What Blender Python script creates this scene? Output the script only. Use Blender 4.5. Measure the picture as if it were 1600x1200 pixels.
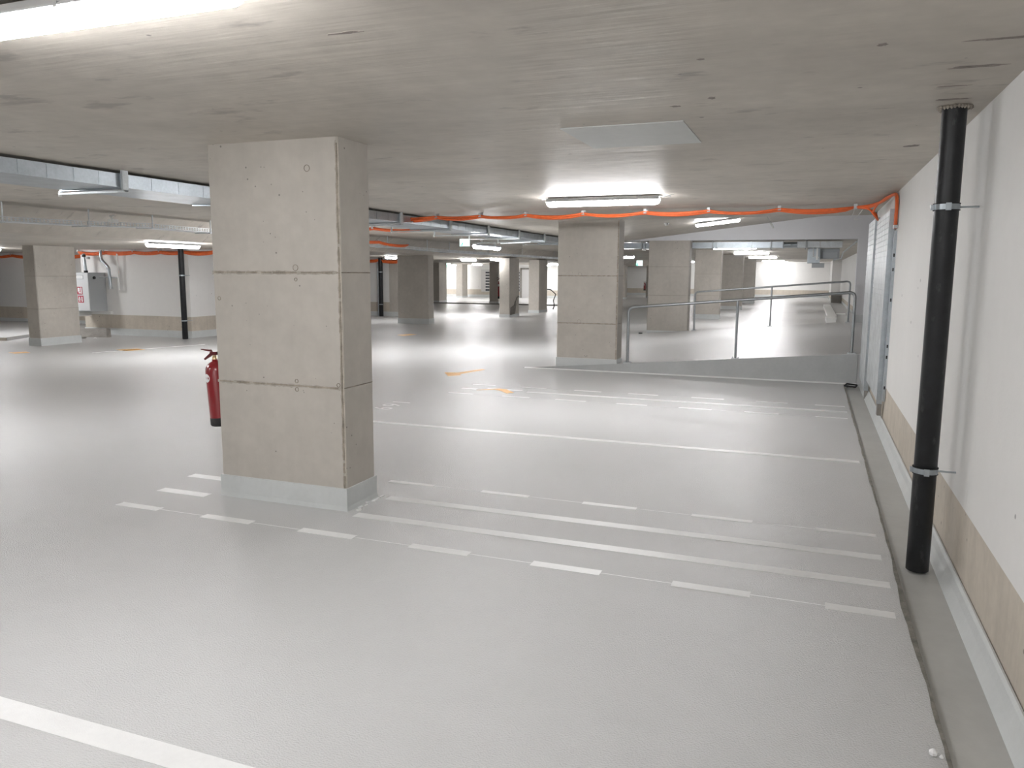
import bpy, bmesh, math, random
from mathutils import Vector, Matrix
random.seed(7)
for o in list(bpy.data.objects): bpy.data.objects.remove(o)
SC = bpy.context.scene; COL = SC.collection

# ------------------------------------------------------------------ camera
def make_camera():
    f, yaw, pit, rol = 1217.44, 0.364524, 0.141855, 0.0051507
    cd = bpy.data.cameras.new('camera'); cam = bpy.data.objects.new('camera', cd); COL.objects.link(cam)
    cy, sy, cp, sp = math.cos(yaw), math.sin(yaw), math.cos(pit), math.sin(pit)
    F = Vector((-sy*cp, cy*cp, -sp)); R = Vector((cy, sy, 0)); U = R.cross(F)
    c, s = math.cos(rol), math.sin(rol)
    R2 = c*R + s*U; U2 = -s*R + c*U
    M = Matrix((R2, U2, -F)).transposed().to_4x4(); M.translation = Vector((0, 0, 1.55))
    cam.matrix_world = M
    cd.sensor_fit = 'HORIZONTAL'; cd.sensor_width = 36.0; cd.lens = f/1600*36.0; cd.clip_start = .02; cd.clip_end = 200
    SC.camera = cam
make_camera()
# ------------------------------------------------------------------ world, exposure
w = bpy.data.worlds.new('world'); SC.world = w; w.use_nodes = True
w.node_tree.nodes['Background'].inputs[0].default_value = (.8, .85, 1, 1)
w.node_tree.nodes['Background'].inputs[1].default_value = 0.0
SC.view_settings.view_transform = 'Standard'; SC.view_settings.look = 'None'
SC.view_settings.gamma = 1; SC.view_settings.use_curve_mapping = False
SC.view_settings.exposure = 0.38
LAMP = 120.0            # diffuser emission of every ceiling light
HC = 2.37              # ceiling height
HL = 2.05              # lower ceiling height (left hall)

# ------------------------------------------------------------------ materials
MATS = {}
def mat(name, col, rough=.6, metal=0, noise=None, bump=None, emit=None, spec=.5, pores=None, streak=None, coat=0, roughvar=None, stain=None, bump2=None):
    """noise=(scale, amount)  bump=(scale, distance)  pores=(scale, threshold)  streak=(sx,sy,sz,amount)"""
    m = bpy.data.materials.new(name); m.use_nodes = True; nt = m.node_tree; N = nt.nodes; L = nt.links
    b = N['Principled BSDF']
    b.inputs['Roughness'].default_value = rough; b.inputs['Metallic'].default_value = metal
    b.inputs['Specular IOR Level'].default_value = spec; b.inputs['Coat Weight'].default_value = coat
    geo = N.new('ShaderNodeNewGeometry'); pos = geo.outputs['Position']
    def nz(scale, detail=5, vec=None, r=.55):
        n = N.new('ShaderNodeTexNoise'); n.inputs['Scale'].default_value = scale; n.inputs['Detail'].default_value = detail
        n.inputs['Roughness'].default_value = r; L.new(vec or pos, n.inputs['Vector']); return n.outputs['Fac']
    def rng(v, a, b_, c, d):
        r = N.new('ShaderNodeMapRange'); L.new(v, r.inputs[0])
        for i, x in enumerate((a, b_, c, d)): r.inputs[i+1].default_value = x
        return r.outputs[0]
    def mul(a, b_):
        r = N.new('ShaderNodeMath'); r.operation = 'MULTIPLY'; L.new(a, r.inputs[0])
        if isinstance(b_, float): r.inputs[1].default_value = b_
        else: L.new(b_, r.inputs[1])
        return r.outputs[0]
    fac = None
    if noise:
        fac = rng(nz(noise[0]), .3, .7, 1-noise[1], 1+noise[1])
        fac = mul(fac, rng(nz(noise[0]*9, 3), .3, .7, 1-noise[1]*.45, 1+noise[1]*.45))
    if streak:
        mp = N.new('ShaderNodeMapping'); mp.inputs['Scale'].default_value = streak[:3]; L.new(pos, mp.inputs[0])
        s = rng(nz(1, 6, mp.outputs[0], .65), .3, .7, 1-streak[3], 1+streak[3]); fac = mul(fac, s) if fac else s
    if pores:
        v = N.new('ShaderNodeTexVoronoi'); v.inputs['Scale'].default_value = pores[0]; L.new(pos, v.inputs['Vector'])
        d = N.new('ShaderNodeMath'); d.operation = 'ADD'; L.new(v.outputs['Distance'], d.inputs[0])
        L.new(rng(nz(2.3, 2), .35, .65, .10, -.04), d.inputs[1])
        p = rng(d.outputs[0], pores[1], pores[1]*1.8, .45, 1.0); fac = mul(fac, p) if fac else p
    if fac:
        mx = N.new('ShaderNodeVectorMath'); mx.operation = 'SCALE'; mx.inputs[0].default_value = col; L.new(fac, mx.inputs['Scale'])
        out = mx.outputs[0]
    if stain:
        mp = N.new('ShaderNodeMapping'); mp.inputs['Scale'].default_value = stain[1]; L.new(pos, mp.inputs[0])
        sf = rng(nz(stain[3], 4, mp.outputs[0], .6), stain[2], stain[2]+.09, 0, stain[4])
        mm = N.new('ShaderNodeMix'); mm.data_type = 'RGBA'; L.new(sf, mm.inputs[0]); L.new(out, mm.inputs[6]); mm.inputs[7].default_value = (*stain[0], 1)
        out = mm.outputs[2]
    if fac: L.new(out, b.inputs['Base Color'])
    else: b.inputs['Base Color'].default_value = (*col, 1)
    if roughvar: L.new(rng(nz(roughvar[0], 4), .35, .65, roughvar[1], roughvar[2]), b.inputs['Roughness'])
    if bump:
        vec = None
        if len(bump) > 2:
            mp = N.new('ShaderNodeMapping'); mp.inputs['Scale'].default_value = bump[2]; L.new(pos, mp.inputs[0]); vec = mp.outputs[0]
        bn = N.new('ShaderNodeBump'); bn.inputs['Distance'].default_value = bump[1]; bn.inputs['Strength'].default_value = 1
        L.new(nz(bump[0], 3, vec), bn.inputs['Height']); L.new(bn.outputs[0], b.inputs['Normal'])
        if bump2:
            b2 = N.new('ShaderNodeBump'); b2.inputs['Distance'].default_value = bump2[1]; L.new(nz(bump2[0], 2), b2.inputs['Height'])
            L.new(b2.outputs[0], bn.inputs['Normal'])
    if emit:
        b.inputs['Emission Color'].default_value = (*emit[0], 1); b.inputs['Emission Strength'].default_value = emit[1]
    MATS[name] = m; return m
mat('floor_coating', (.60, .60, .595), .27, noise=(.7, .02), bump=(140, .005), bump2=(5, .0022), spec=.5)
mat('coving_coating', (.60, .62, .615), .35, noise=(3, .05), bump=(60, .0008))
mat('gutter_coating', (.50, .50, .48), .4, noise=(2, .06), bump=(90, .0008))
mat('joint_dirt_shade', (.20, .19, .165), .9, noise=(14, .35))
mat('ceiling_concrete', (.52, .48, .425), .52, noise=(.8, .13), streak=(.6, 3, 3, .045), bump=(1.0, .0028, (1.6, 18, 9)), bump2=(2.5, .006), spec=.4, pores=(5, .018),
    stain=((.20, .175, .165), (1.2, 2.6, 1), .625, 1.9, .5))
mat('pillar_concrete', (.50, .467, .42), .75, noise=(1.3, .09), pores=(15, .05), streak=(6, 6, .5, .03), bump=(25, .0012))
mat('wall_concrete', (.55, .495, .42), .75, noise=(2.4, .09), pores=(12, .06), streak=(9, 9, .4, .07), bump=(30, .001))
mat('white_paint', (.80, .79, .77), .75, noise=(1.2, .02), pores=(5.0, .02), bump=(60, .0008))
mat('blue_white_paint', (.74, .74, .76), .7, noise=(1.2, .02))
mat('line_paint', (.80, .80, .79), .38, noise=(4, .04), bump=(230, .0008))
mat('kerb_grey', (.43, .44, .435), .45, noise=(3, .05))
mat('orange_paint', (.78, .42, .09), .45, noise=(20, .2))
mat('seam_dark', (.30, .26, .215), .85, noise=(15, .3))
mat('ceiling_smear', (.27, .235, .21), .7, noise=(18, .35))
mat('seam_band', (.40, .365, .315), .85, noise=(15, .2))
mat('seam_dust', (.56, .51, .45), .85, noise=(15, .2))
mat('patch_plate', (.58, .59, .575), .6, noise=(2, .05))
mat('foam', (.33, .295, .25), .9, noise=(30, .4), bump=(40, .01))
mat('galvanised', (.43, .47, .50), .38, metal=.8, noise=(5, .12), bump=(3, .004))
mat('galvanised_dull', (.58, .61, .62), .5, metal=.3, noise=(6, .16))
mat('steel_rail', (.36, .38, .39), .33, metal=.8, noise=(14, .1))
mat('black_plastic', (.012, .013, .015), .42, noise=(12, .3), stain=((.07, .07, .07), (1, 1, .35), .62, 22, .6))
mat('black_rubber', (.015, .015, .016), .7)
mat('white_plastic', (.78, .78, .76), .45)
mat('grey_steel', (.42, .44, .45), .45)
mat('lamp_body', (.62, .63, .64), .5)
mat('diffuser', (.9, .9, .9), .4, emit=((.985, .985, 1.0), LAMP))
mat('diffuser_soft', (.9, .9, .9), .4, emit=((.985, .985, 1.0), LAMP*.62))
mat('orange_cable', (.80, .15, .035), .5, noise=(20, .1))
mat('red_paint', (.25, .012, .017), .28, coat=.4)
mat('dark_red', (.12, .006, .01), .4)
mat('brass', (.55, .42, .25), .35, metal=.8)
mat('sign_red', (.40, .02, .05), .5)
mat('sign_white', (.85, .85, .85), .5)
mat('sign_glow', (.9, 1, .98), .5, emit=((.80, 1.0, .97), 1.3))
mat('sign_green', (.02, .55, .40), .5, emit=((.03, .70, .50), .5))
mat('dark_opening', (.06, .065, .075), .6)
mat('door_paint', (.62, .61, .60), .55)
mat('dark_concrete', (.27, .255, .235), .8, noise=(5, .15))
mat('splash', (.20, .185, .17), .9, noise=(20, .3))

# ------------------------------------------------------------------ mesh helpers
class MB:
    def __init__(s): s.v = []; s.f = []; s.mi = []; s.sm = []
    def add(s, vs, fs, mi=0, smooth=False):
        n = len(s.v); s.v += [tuple(v) for v in vs]; s.f += [tuple(i+n for i in f) for f in fs]
        s.mi += [mi]*len(fs); s.sm += [smooth]*len(fs); return s
    def box(s, x0, x1, y0, y1, z0, z1, mi=0):
        if x0 > x1: x0, x1 = x1, x0
        if y0 > y1: y0, y1 = y1, y0
        if z0 > z1: z0, z1 = z1, z0
        v = [(x, y, z) for z in (z0, z1) for x, y in ((x0, y0), (x1, y0), (x1, y1), (x0, y1))]
        return s.add(v, [(3, 2, 1, 0), (4, 5, 6, 7), (0, 1, 5, 4), (1, 2, 6, 5), (2, 3, 7, 6), (3, 0, 4, 7)], mi)
    def rings(s, rings, mi=0, smooth=False, caps=True, closed=False):
        n = len(rings[0]); v = [p for r in rings for p in r]; f = []
        m = len(rings)
        for i in range(m if closed else m-1):
            a, b = i*n, ((i+1) % m)*n
            f += [(a+j, a+(j+1) % n, b+(j+1) % n, b+j) for j in range(n)]
        s.add(v, f, mi, smooth)
        if caps and not closed:
            s.add(rings[0], [tuple(reversed(range(n)))], mi); s.add(rings[-1], [tuple(range(n))], mi)
        return s
    def prism(s, poly, z0, z1, mi=0):     # counter-clockwise footprint
        return s.rings([[(x, y, z0) for x, y in poly], [(x, y, z1) for x, y in poly]], mi)
    def lathe(s, prof, c=(0, 0, 0), n=24, mi=0, smooth=True):   # (r, z) profile
        return s.rings([[(c[0]+r*math.cos(2*math.pi*k/n), c[1]+r*math.sin(2*math.pi*k/n), c[2]+z) for k in range(n)] for r, z in prof], mi, smooth)
    def tube(s, pts, r, n=10, mi=0, smooth=True, caps=True, closed=False):
        P = [Vector(p) for p in pts]; R = []; up = None; m = len(P)
        for i, p in enumerate(P):
            if closed: t = (P[(i+1) % m]-P[i-1])
            else: t = (P[min(i+1, m-1)]-P[max(i-1, 0)])
            t.normalize()
            if up is None: up = Vector((0, 0, 1)) if abs(t.z) < .9 else Vector((1, 0, 0))
            a = t.cross(up); a.normalize(); b = a.cross(t); up = b
            R.append([tuple(p+r*(math.cos(2*math.pi*k/n)*a+math.sin(2*math.pi*k/n)*b)) for k in range(n)])
        return s.rings(R, mi, smooth, caps, closed)
    def build(s, name, mats, parent=None, bevel=0):
        me = bpy.data.meshes.new(name); me.from_pydata(s.v, [], s.f)
        if isinstance(mats, str): mats = [mats]
        for m in mats: me.materials.append(MATS[m])
        me.polygons.foreach_set('material_index', s.mi); me.polygons.foreach_set('use_smooth', s.sm)
        bm = bmesh.new(); bm.from_mesh(me); bmesh.ops.recalc_face_normals(bm, faces=bm.faces); bm.to_mesh(me); bm.free()
        o = bpy.data.objects.new(name, me); COL.objects.link(o)
        if parent: o.parent = parent
        if bevel:
            md = o.modifiers.new('bevel', 'BEVEL'); md.width = bevel; md.segments = 2; md.limit_method = 'ANGLE'
        return o
def arc_path(pts, r=.08, n=6):
    """polyline with rounded corners"""
    P = [Vector(p) for p in pts]; out = [P[0]]
    for i in range(1, len(P)-1):
        a = (P[i-1]-P[i]).normalized(); b = (P[i+1]-P[i]).normalized()
        p0, p1 = P[i]+a*r, P[i]+b*r
        for k in range(n+1):
            t = k/n; out.append((1-t)**2*p0+2*t*(1-t)*P[i]+t*t*p1)
    out.append(P[-1]); return out
def empty(name, loc=(0, 0, 0), rz=0):
    o = bpy.data.objects.new(name, None); COL.objects.link(o); o.location = loc; o.rotation_euler.z = rz; o.empty_display_size = .1
    return o
def tag(o, label, cat, group=None, kind=None):
    o['label'] = label; o['category'] = cat
    if group: o['group'] = group
    if kind: o['kind'] = kind
    return o
def struct(o): o['kind'] = 'structure'; return o
def copy_tree(o, parent=None):
    c = o.copy(); COL.objects.link(c); c.parent = parent
    for ch in o.children: copy_tree(ch, c)
    return c
def text_mesh(body, size):
    cu = bpy.data.curves.new('t', 'FONT'); cu.body = body; cu.size = size; cu.align_x = 'CENTER'; cu.align_y = 'CENTER'
    ob = bpy.data.objects.new('t', cu); COL.objects.link(ob); bpy.context.view_layer.update()
    me = bpy.data.meshes.new_from_object(ob.evaluated_get(bpy.context.evaluated_depsgraph_get()))
    bpy.data.objects.remove(ob); return me

# ================================================================== SETTING
# floor
WX = .75                       # right wall face
f = MB()
f.box(-26, .5, -8, 60, -.3, 0)
f.box(.5, 3.0, 11.97, 60, -.3, 0)
f.box(.5, WX, -8, 11.97, -.3, -.022, 1)
struct(f.build('floor', ['floor_coating', 'gutter_coating']))
# coved skirting along the right wall
c = MB()
prof = [(WX, -.022), (.695, -.022), (.700, -.010), (.722, .035), (.733, .07), (.742, .085), (WX, .085)]
c.rings([[(x, y, z) for x, z in prof] for y in (-8, 11.97)])
struct(c.build('baseboard_right', 'coving_coating'))
# dirty joint beside the gutter, edge shadow painted into the same strip
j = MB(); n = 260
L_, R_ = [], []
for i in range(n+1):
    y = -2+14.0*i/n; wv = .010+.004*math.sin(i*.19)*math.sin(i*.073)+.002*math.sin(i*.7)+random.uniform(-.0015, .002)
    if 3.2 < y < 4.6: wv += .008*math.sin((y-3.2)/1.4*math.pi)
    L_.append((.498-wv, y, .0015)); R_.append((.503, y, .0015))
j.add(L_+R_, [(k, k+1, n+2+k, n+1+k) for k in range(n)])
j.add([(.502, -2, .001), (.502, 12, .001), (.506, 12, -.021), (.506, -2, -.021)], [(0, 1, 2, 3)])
o = j.build('trim_1', 'joint_dirt_shade'); struct(o)

# right wall: coating, raw concrete band, white paint
wr = MB()
wr.box(WX, 1.15, -8, 11.9, .42, HC, 0)
wr.box(WX+.004, 1.15, -8, 11.9, -.3, .42, 1)
struct(wr.build('wall_right', ['white_paint', 'wall_concrete']))
# hairline between ceiling and wall
# main ceiling
X0 = -4.45; G = .112; XT = .75
def cz(x): return HC+.02 + max(0, min(x, XT)-X0)*G
ce = MB()
ce.box(-9.6, 4.2, -8, 12.1, HC, HC+.9)
ce.box(-9.6, X0, 12.1, 20.0, HC, HC+.9)
ce.box(-9.6, 3.0, 20.3, 60, HC, HC+.9)
ce.box(-9.6, X0, 19.9, 20.4, HC, HC+.9)
ce.add([(X0, 12.1, HC), (XT, 12.1, cz(XT)), (4.2, 12.1, cz(XT)), (4.2, 20.05, cz(XT)), (XT, 20.05, cz(XT)), (X0, 20.05, HC)],
       [(0, 5, 4, 1), (1, 4, 3, 2)])
ce.rings([[(-26.2, y, HL), (-10.05, y, HL), (-9.6, y, HC), (-9.6, y, HC+.9), (-26.2, y, HC+.9)] for y in (-8, 60)])
struct(ce.build('ceiling', 'ceiling_concrete'))
# beam between the raised ceiling and the hall behind
b = MB()
b.rings([[(X0, y, HC), (.94, y, HC), (.94, y, cz(.94)+.1), (X0, y, HC+.1)] for y in (20.0, 20.3)])
b.box(.94, 4.2, 20.0, 20.3, .3, cz(4)+.1)
struct(b.build('wall_beam', 'blue_white_paint'))
bs = MB()
bs.box(.94, 4.2, 19.98, 20.0, .3, .62)
struct(bs.build('baseboard_beam', 'coving_coating'))
# side passage to the right of the ramp
sp = MB(); sp.box(WX, 4.2, 11.5, 11.9, -.3, 3.1); sp.box(4.0, 4.3, 11.9, 20.3, -.3, 3.1)
struct(sp.build('wall_passage', 'blue_white_paint'))

def wall(name, segs, top, z_beige=.49, z_skirt=.16, white='white_paint'):
    m = MB()
    for x0, x1, y0, y1 in segs:
        m.box(x0, x1, y0, y1, z_beige, top, 0)
        m.box(x0+.004, x1-.004, y0+.004, y1-.004, -.3, z_beige, 1)
        m.box(x0-.012, x1+.012, y0-.012, y1+.012, -.3, z_skirt, 2)
    return struct(m.build(name, [white, 'wall_concrete', 'coving_coating']))
wall('wall_left', [(-16.8, -13.45, 14.3, 19.5), (-26.3, -16.8, 16.2, 16.6), (-26.6, -26, -8, 46)], HL+.05)
wall('wall_left_back', [(-17, -13.95, 24.4, 24.8)], HL+.05)
wall('wall_back', [(-26.3, -13.6, 46.0, 46.4), (-13.6, -13.2, 46, 56), (-13.6, 1.2, 56.0, 56.4)], HC+.05)
wall('wall_hall_right', [(1.55, 1.9, 20.3, 50), (1.05, 1.6, 50, 56.4)], HC+.05, .30, .12)
wall('wall_rear', [(-26.3, 1.2, -8.3, -8.0)], HC+.05, .42, .1)
# step in floor far back
st = MB(); st.box(-26, -10.9, 35.6, 35.8, 0, .05); struct(st.build('trim_2', 'dark_concrete'))

# ramp -----------------------------------------------------------------
def rz(x): return max(0.0, min(.087*(x+4.4), .445))
r = MB()
YR0, YR1 = 12.0, 19.85
r.rings([[(-4.4, y, -.1), (4.0, y, -.1), (4.0, y, .445), (.72, y, .445), (-4.4, y, .0)] for y in (YR0, YR1)], 0)
o = r.build('ramp', ['floor_coating']); tag(o, 'pale grey coated ramp rising to the right behind the two steel railings', 'ramp')
o['kind'] = 'structure'
k = MB()
k.rings([[(-4.4, y, 0.0), (.66, y, 0.0), (.66, y, rz(.66)-.004), (-4.4, y, -.003)] for y in (YR0-.012, YR0)])
k.build('kerb_face', 'kerb_grey', o)
k = MB()
k.rings([[(-4.35, YR0-.012, .001), (.66, YR0-.012, .001), (.66, YR0-.012, .018), (-4.35, YR0-.012, .018)], [(-4.35, YR0-.05, .001), (.66, YR0-.05, .001), (.66, YR0-.05, .004), (-4.35, YR0-.05, .004)]])
k.build('kerb_strip', 'line_paint', o)

# ================================================================== PILLARS
def pillar(x0, x1, y0, y1, top, label, plinth=.15, seams=(.80, 1.54), z0=0.0, detail=0, marks=()):
    cx, cy = (x0+x1)/2, (y0+y1)/2; hx, hy = (x1-x0)/2, (y1-y0)/2
    root = empty('concrete_pillar', (cx, cy, z0)); tag(root, label, 'pillar', None)
    H = top-z0; ch = .014
    def ring(z, ins=0):
        a, b_ = hx-ins, hy-ins
        return [(-a+ch, -b_, z), (a-ch, -b_, z), (a, -b_+ch, z), (a, b_-ch, z), (a-ch, b_, z), (-a+ch, b_, z), (-a, b_-ch, z), (-a, -b_+ch, z)]
    zs = [ring(plinth-.01)]
    for s in seams:
        s -= z0
        zs += [ring(s-.004), ring(s-.003, .004), ring(s+.003, .004), ring(s+.004)]
    zs += [ring(H)]
    m = MB(); m.rings(zs)
    for s in seams:                       # dark grout smear in the joint
        s -= z0; a, b_ = hx-.0035, hy-.0035
        m.rings([[(-a, -b_, z), (a, -b_, z), (a, b_, z), (-a, b_, z)] for z in (s-.003, s+.003)], 1, caps=False)
    m.build('shaft', ['pillar_concrete', 'seam_dark'], root)
    if detail:
        q = MB()                          # dusty band along every seam, ribbons, corner bead, anchor rings
        for s in seams:
            s -= z0; n_ = 60
            up_ = [(-hx+.004+(2*hx-.03)*i/n_, -hy-.0006, s+random.uniform(.006, .012)) for i in range(n_+1)]
            dn_ = [(-hx+.004+(2*hx-.03)*i/n_, -hy-.0006, s-random.uniform(.009, .017)) for i in range(n_+1)]
            q.add(up_+dn_, [(i, i+1, n_+2+i, n_+1+i) for i in range(n_)])
        n_ = 90
        l_ = [(hx-ch-random.uniform(.004, .014), -hy-.0007, plinth+(H-plinth-.02)*i/n_) for i in range(n_+1)]
        r_ = [(hx-ch-.0005, -hy-.0007, plinth+(H-plinth-.02)*i/n_) for i in range(n_+1)]
        q.add(l_+r_, [(i, i+1, n_+2+i, n_+1+i) for i in range(n_)])
        q.build('seam_band', 'seam_band', root)
        q = MB()
        for s in seams:
            s -= z0
            x = -hx+.02
            while x < hx-.03:
                l = random.uniform(.03, .16); h_ = random.uniform(.005, .013)
                q.box(x, min(x+l, hx-.02), -hy-.0012, -hy+.002, s-h_*.6, s+h_*.4)
                x += l+random.choice((0, 0, .01, .03))
        z = plinth
        while z < H-.05:
            l = random.uniform(.05, .2); wv = random.uniform(.003, .008)
            q.box(hx-ch-wv, hx-ch*.55, -hy-.0015, -hy+.004, z, min(z+l, H-.02)); z += l+random.choice((0, 0, .02))
        q.build('joint_smear', 'seam_dark', root)
        q = MB(); z = plinth
        q.tube([(hx-.004+random.uniform(-.001, .001), -hy+.004, plinth+(H-plinth)*i/30) for i in range(31)], .004, 6)
        q.build('corner_bead', 'seam_dust', root)
        for (mx, mz, rr) in marks:
            q = MB(); q.tube([(mx-cx+rr*math.cos(t*math.pi/8), -hy-.001, mz-z0+rr*math.sin(t*math.pi/8)) for t in range(16)], .0022, 6, closed=True)
            q.build('anchor_ring', 'seam_dark', root)
    p = MB(); e = .007
    p.rings([[(sx*(hx+a), sy*(hy+a), z) for sx, sy in ((-1, -1), (1, -1), (1, 1), (-1, 1))] for z, a in ((-.02, .016), (.012, e+.003), (.03, e), (plinth, e), (plinth+.002, e-.004))])
    p.build('plinth', 'coving_coating', root)
    return root
P1 = pillar(-3.77, -2.76, 4.22, 4.58, HC, 'nearest large concrete pillar, with red extinguisher on its left side', .15, (.81, 1.545), detail=1,
       marks=((-3.10, 1.575, .019), (-3.10, 1.50, .010), (-3.12, .84, .012), (-3.12, .785, .013), (-2.80, .83, .012), (-3.72, 1.37, .012), (-2.99, 2.19, .02)))
pillar(-3.81, -2.82, 12.0, 12.35, HC, 'concrete pillar at the foot of the ramp, left of the front railing', .20, (.76, 1.51), detail=1,
       marks=((-3.44, 1.53, .03), (-3.44, .785, .03)))
pillar(-3.93, -2.90, 20.02, 20.37, HC, 'concrete pillar behind the ramp at the left end of the rear railing', .10, (1.0, 1.72), detail=0)
pillar(-3.84, -2.95, 27.8, 28.15, HC, 'concrete pillar just right of and behind the one at the rear railing', .15)
pillar(-3.83, -2.85, 35.6, 35.95, HC, 'pale concrete pillar between the ramp hall lights, second from the far white wall', .15)
pillar(-3.83, -2.85, 43.5, 43.85, HC, 'most distant concrete pillar in front of the bright white back wall', .15)
pillar(-15.12, -14.78, 11.5, 12.45, HL, 'concrete pillar at far left, beside the wall cabinet', .16, (.76, 1.43), detail=0)
pillar(-11.80, -10.75, 21.1, 21.45, HL, 'broad concrete pillar to the right of the nearest pillar, beyond the aisle', .16, (), detail=0)
pg = pillar(-10.22, -9.84, 25.5, 26.45, HL, 'narrow pillar with dark splash marks near its foot, left of the ramp pillar', .1, ())
pillar(-10.35, -9.92, 28.9, 29.9, HL, 'narrow pillar with curved dark cable on its right, left of the ramp pillar', .1, ())
pillar(-15.3, -14.80, 36.8, 37.2, HL, 'distant slim pillar standing in front of the slatted dark louvre', .1, ())
pillar(-20.75, -20.32, 44.5, 45.3, HL, 'distant slim pillar between the two white wall panels at the back', .1, ())
pillar(-18.3, -17.93, 36.4, 37.3, HL, 'distant slim pillar right behind the broad pillar beyond the aisle', .1, ())
pillar(-11.1, -10.60, 47.0, 47.5, HL, 'distant pillar seen just right of the ramp foot pillar', .1, ())
pillar(-10.05, -9.5, 50.6, 51.0, HL, 'most distant pillar carrying a small red extinguisher', .1, ())
# chipped paint at P1 foot, splash on pillar
q = MB()
for i in range(7):
    x = -2.74+random.uniform(-.01, .03); y = 4.25+.33*i/6; q.box(x, x+random.uniform(.01, .03), y, y+random.uniform(.02, .05), .0, .006)
o = q.build('paint_flakes', 'line_paint'); tag(o, 'white filler flakes along the right foot of the nearest pillar', 'debris', kind='stuff')
q = MB(); q.rings([[(-9.829, 25.55+.75*a, b_) for a, b_ in ((0, .08), (.65, .10), (.8, .45), (.62, .55), (.5, .42), (.3, .38), (.05, .34))], [(-9.834, 25.55+.75*a, b_) for a, b_ in ((0, .08), (.65, .10), (.8, .45), (.62, .55), (.5, .42), (.3, .38), (.05, .34))]])
q.tube([(-9.83, 26.05, .5), (-9.82, 26.15, .66), (-9.82, 26.35, .72), (-9.82, 26.42, .68)], .012, 6)
q.build('splash_mark', 'splash', pg).matrix_parent_inverse = Matrix.Translation(-Vector(pg.location))
q = MB(); q.tube([(-9.898, 29.85, .9), (-9.80, 30.0, .88), (-9.62, 30.1, .7), (-9.70, 30.05, .45), (-9.66, 30.05, .25), (-9.70, 30.0, .1)], .022, 8)
tag(q.build('hanging_hose', 'black_rubber'), 'dark curved hose hanging beside the distant narrow pillar', 'hose')

# ================================================================== LIGHTS
def make_lamp(L=1.26, w=.10, h=.085):
    root = empty('ceiling_light')
    hs = MB()                                     # housing: shallow trapezoid tray
    hs.rings([[(x, -w*.42, .0), (x, w*.42, .0), (x, w*.5, -.028), (x, -w*.5, -.028)] for x in (-L/2+.01, L/2-.01)])
    hs.box(-L/2+.005, L/2-.005, -w*.60, w*.60, -.034, -.028)
    for sx in (-.32, .32): hs.box(sx*L-.02, sx*L+.02, -.02, .02, 0, .03)
    hs.build('housing', 'lamp_body', root)
    d = MB(); rings = []
    n = 10; m = 14
    for i in range(n*2+2):                        # capsule-ended trough
        if i <= n: a = math.pi/2*(1-i/n); x = -L/2+w*.5-w*.5*math.sin(a); sc = max(.02, math.cos(a))
        else: a = math.pi/2*((i-n-1)/n); x = L/2-w*.5+w*.5*math.sin(a); sc = max(.02, math.cos(a))
        rings.append([(x, -w*.5*sc*math.cos(math.pi*k/m), -.028-(h-.028)*sc*math.sin(math.pi*k/m)) for k in range(m+1)])
    d.rings(rings, smooth=True); d.build('diffuser', 'diffuser', root)
    for sx in (-.4, 0, .4):
        cl = MB(); cl.box(sx*L-.008, sx*L+.008, -w*.62, w*.62, -.04, -.024); cl.build('clip', 'galvanised_dull', root)
    return root
def soften(root):           # dims the light so the floor below is not overbright
    for ch in root.children:
        if ch.name.startswith('diffuser'):
            ch.data = ch.data.copy(); ch.data.materials[0] = MATS['diffuser_soft']
lamp0 = make_lamp(); first = [True]
def lamp(x, y, z, rot, label, tilt=0, sc=1):
    o = lamp0 if first[0] else copy_tree(lamp0)
    first[0] = False
    o.location = (x, y, z); o.rotation_euler = (0, tilt, rot); o.scale = (sc, 1, 1)
    tag(o, label, 'light', 'ceiling lights of the car park'); return o
D90 = math.pi/2
zc, zl = HC-.005, HL-.005
lamp(-2.12, 1.84, zc-.01, 0, 'glowing tube light at top left corner, the nearest and largest')
lamp(-2.17, 8.38, zc-.01, 0, 'glowing tube light above the orange cables and ramp foot pillar')
lamp(-1.92, 17.0, cz(-1.92)-.02, 0, 'short glowing light on the sloping ceiling above the railings', -math.atan(G), .72)
lamp(-2.23, 24.5, zc, 0, 'first of three stacked tube lights beyond the white beam', 0)
lamp(-2.20, 30.9, zc, 0, 'second of three stacked tube lights beyond the white beam')
lamp(-2.25, 38.9, zc, 0, 'third, lowest of the stacked tube lights beyond the white beam')
lamp(-2.25, 49.5, zc, 0, 'most distant tube light right in front of the bright back wall')
lamp(-10.8, 11.15, zl, D90, 'glowing light left of the nearest pillar, before the black pipe')
lamp(-17.62, 12.4, zl, 0, 'glowing light cut by the left edge of the picture')
lamp(-5.95, 14.2, HC-.29, D90, 'glowing light hung beside the green exit sign')
lamp(-11.75, 26.3, zl, D90, 'distant oval light below the exit sign, upper left of its cluster')
lamp(-10.4, 25.8, zl, D90, 'distant oval light above the splashed narrow pillar')
lamp(-17.8, 41.0, zl, D90, 'distant light over the slatted louvre, lower centre of its cluster')
lamp(-16.3, 41.0, zl, D90, 'small distant round light touching the splashed narrow pillar')
lamp(-21.4, 44.6, zl, 0, 'distant light at the top of the left white back panel')
lamp(-21.5, 43.0, zl, D90, 'small round light just right of the broad pillar beyond the aisle')
lamp(-12.35, 21.7, zl, D90, 'small round light at the upper left corner of the broad pillar', 0, .5)
lamp(-14.8, 44.5, zl, D90, 'tiny round light left of the ramp foot pillar, left one of two')
lamp(-12.55, 39.0, zl, D90, 'tiny light left of the ramp foot pillar, right one of two')
lamp(-5.02, 22.6, zl+.02, 0, 'small glowing light between the ramp foot pillar and the next pillar', 0, .25)
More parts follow.
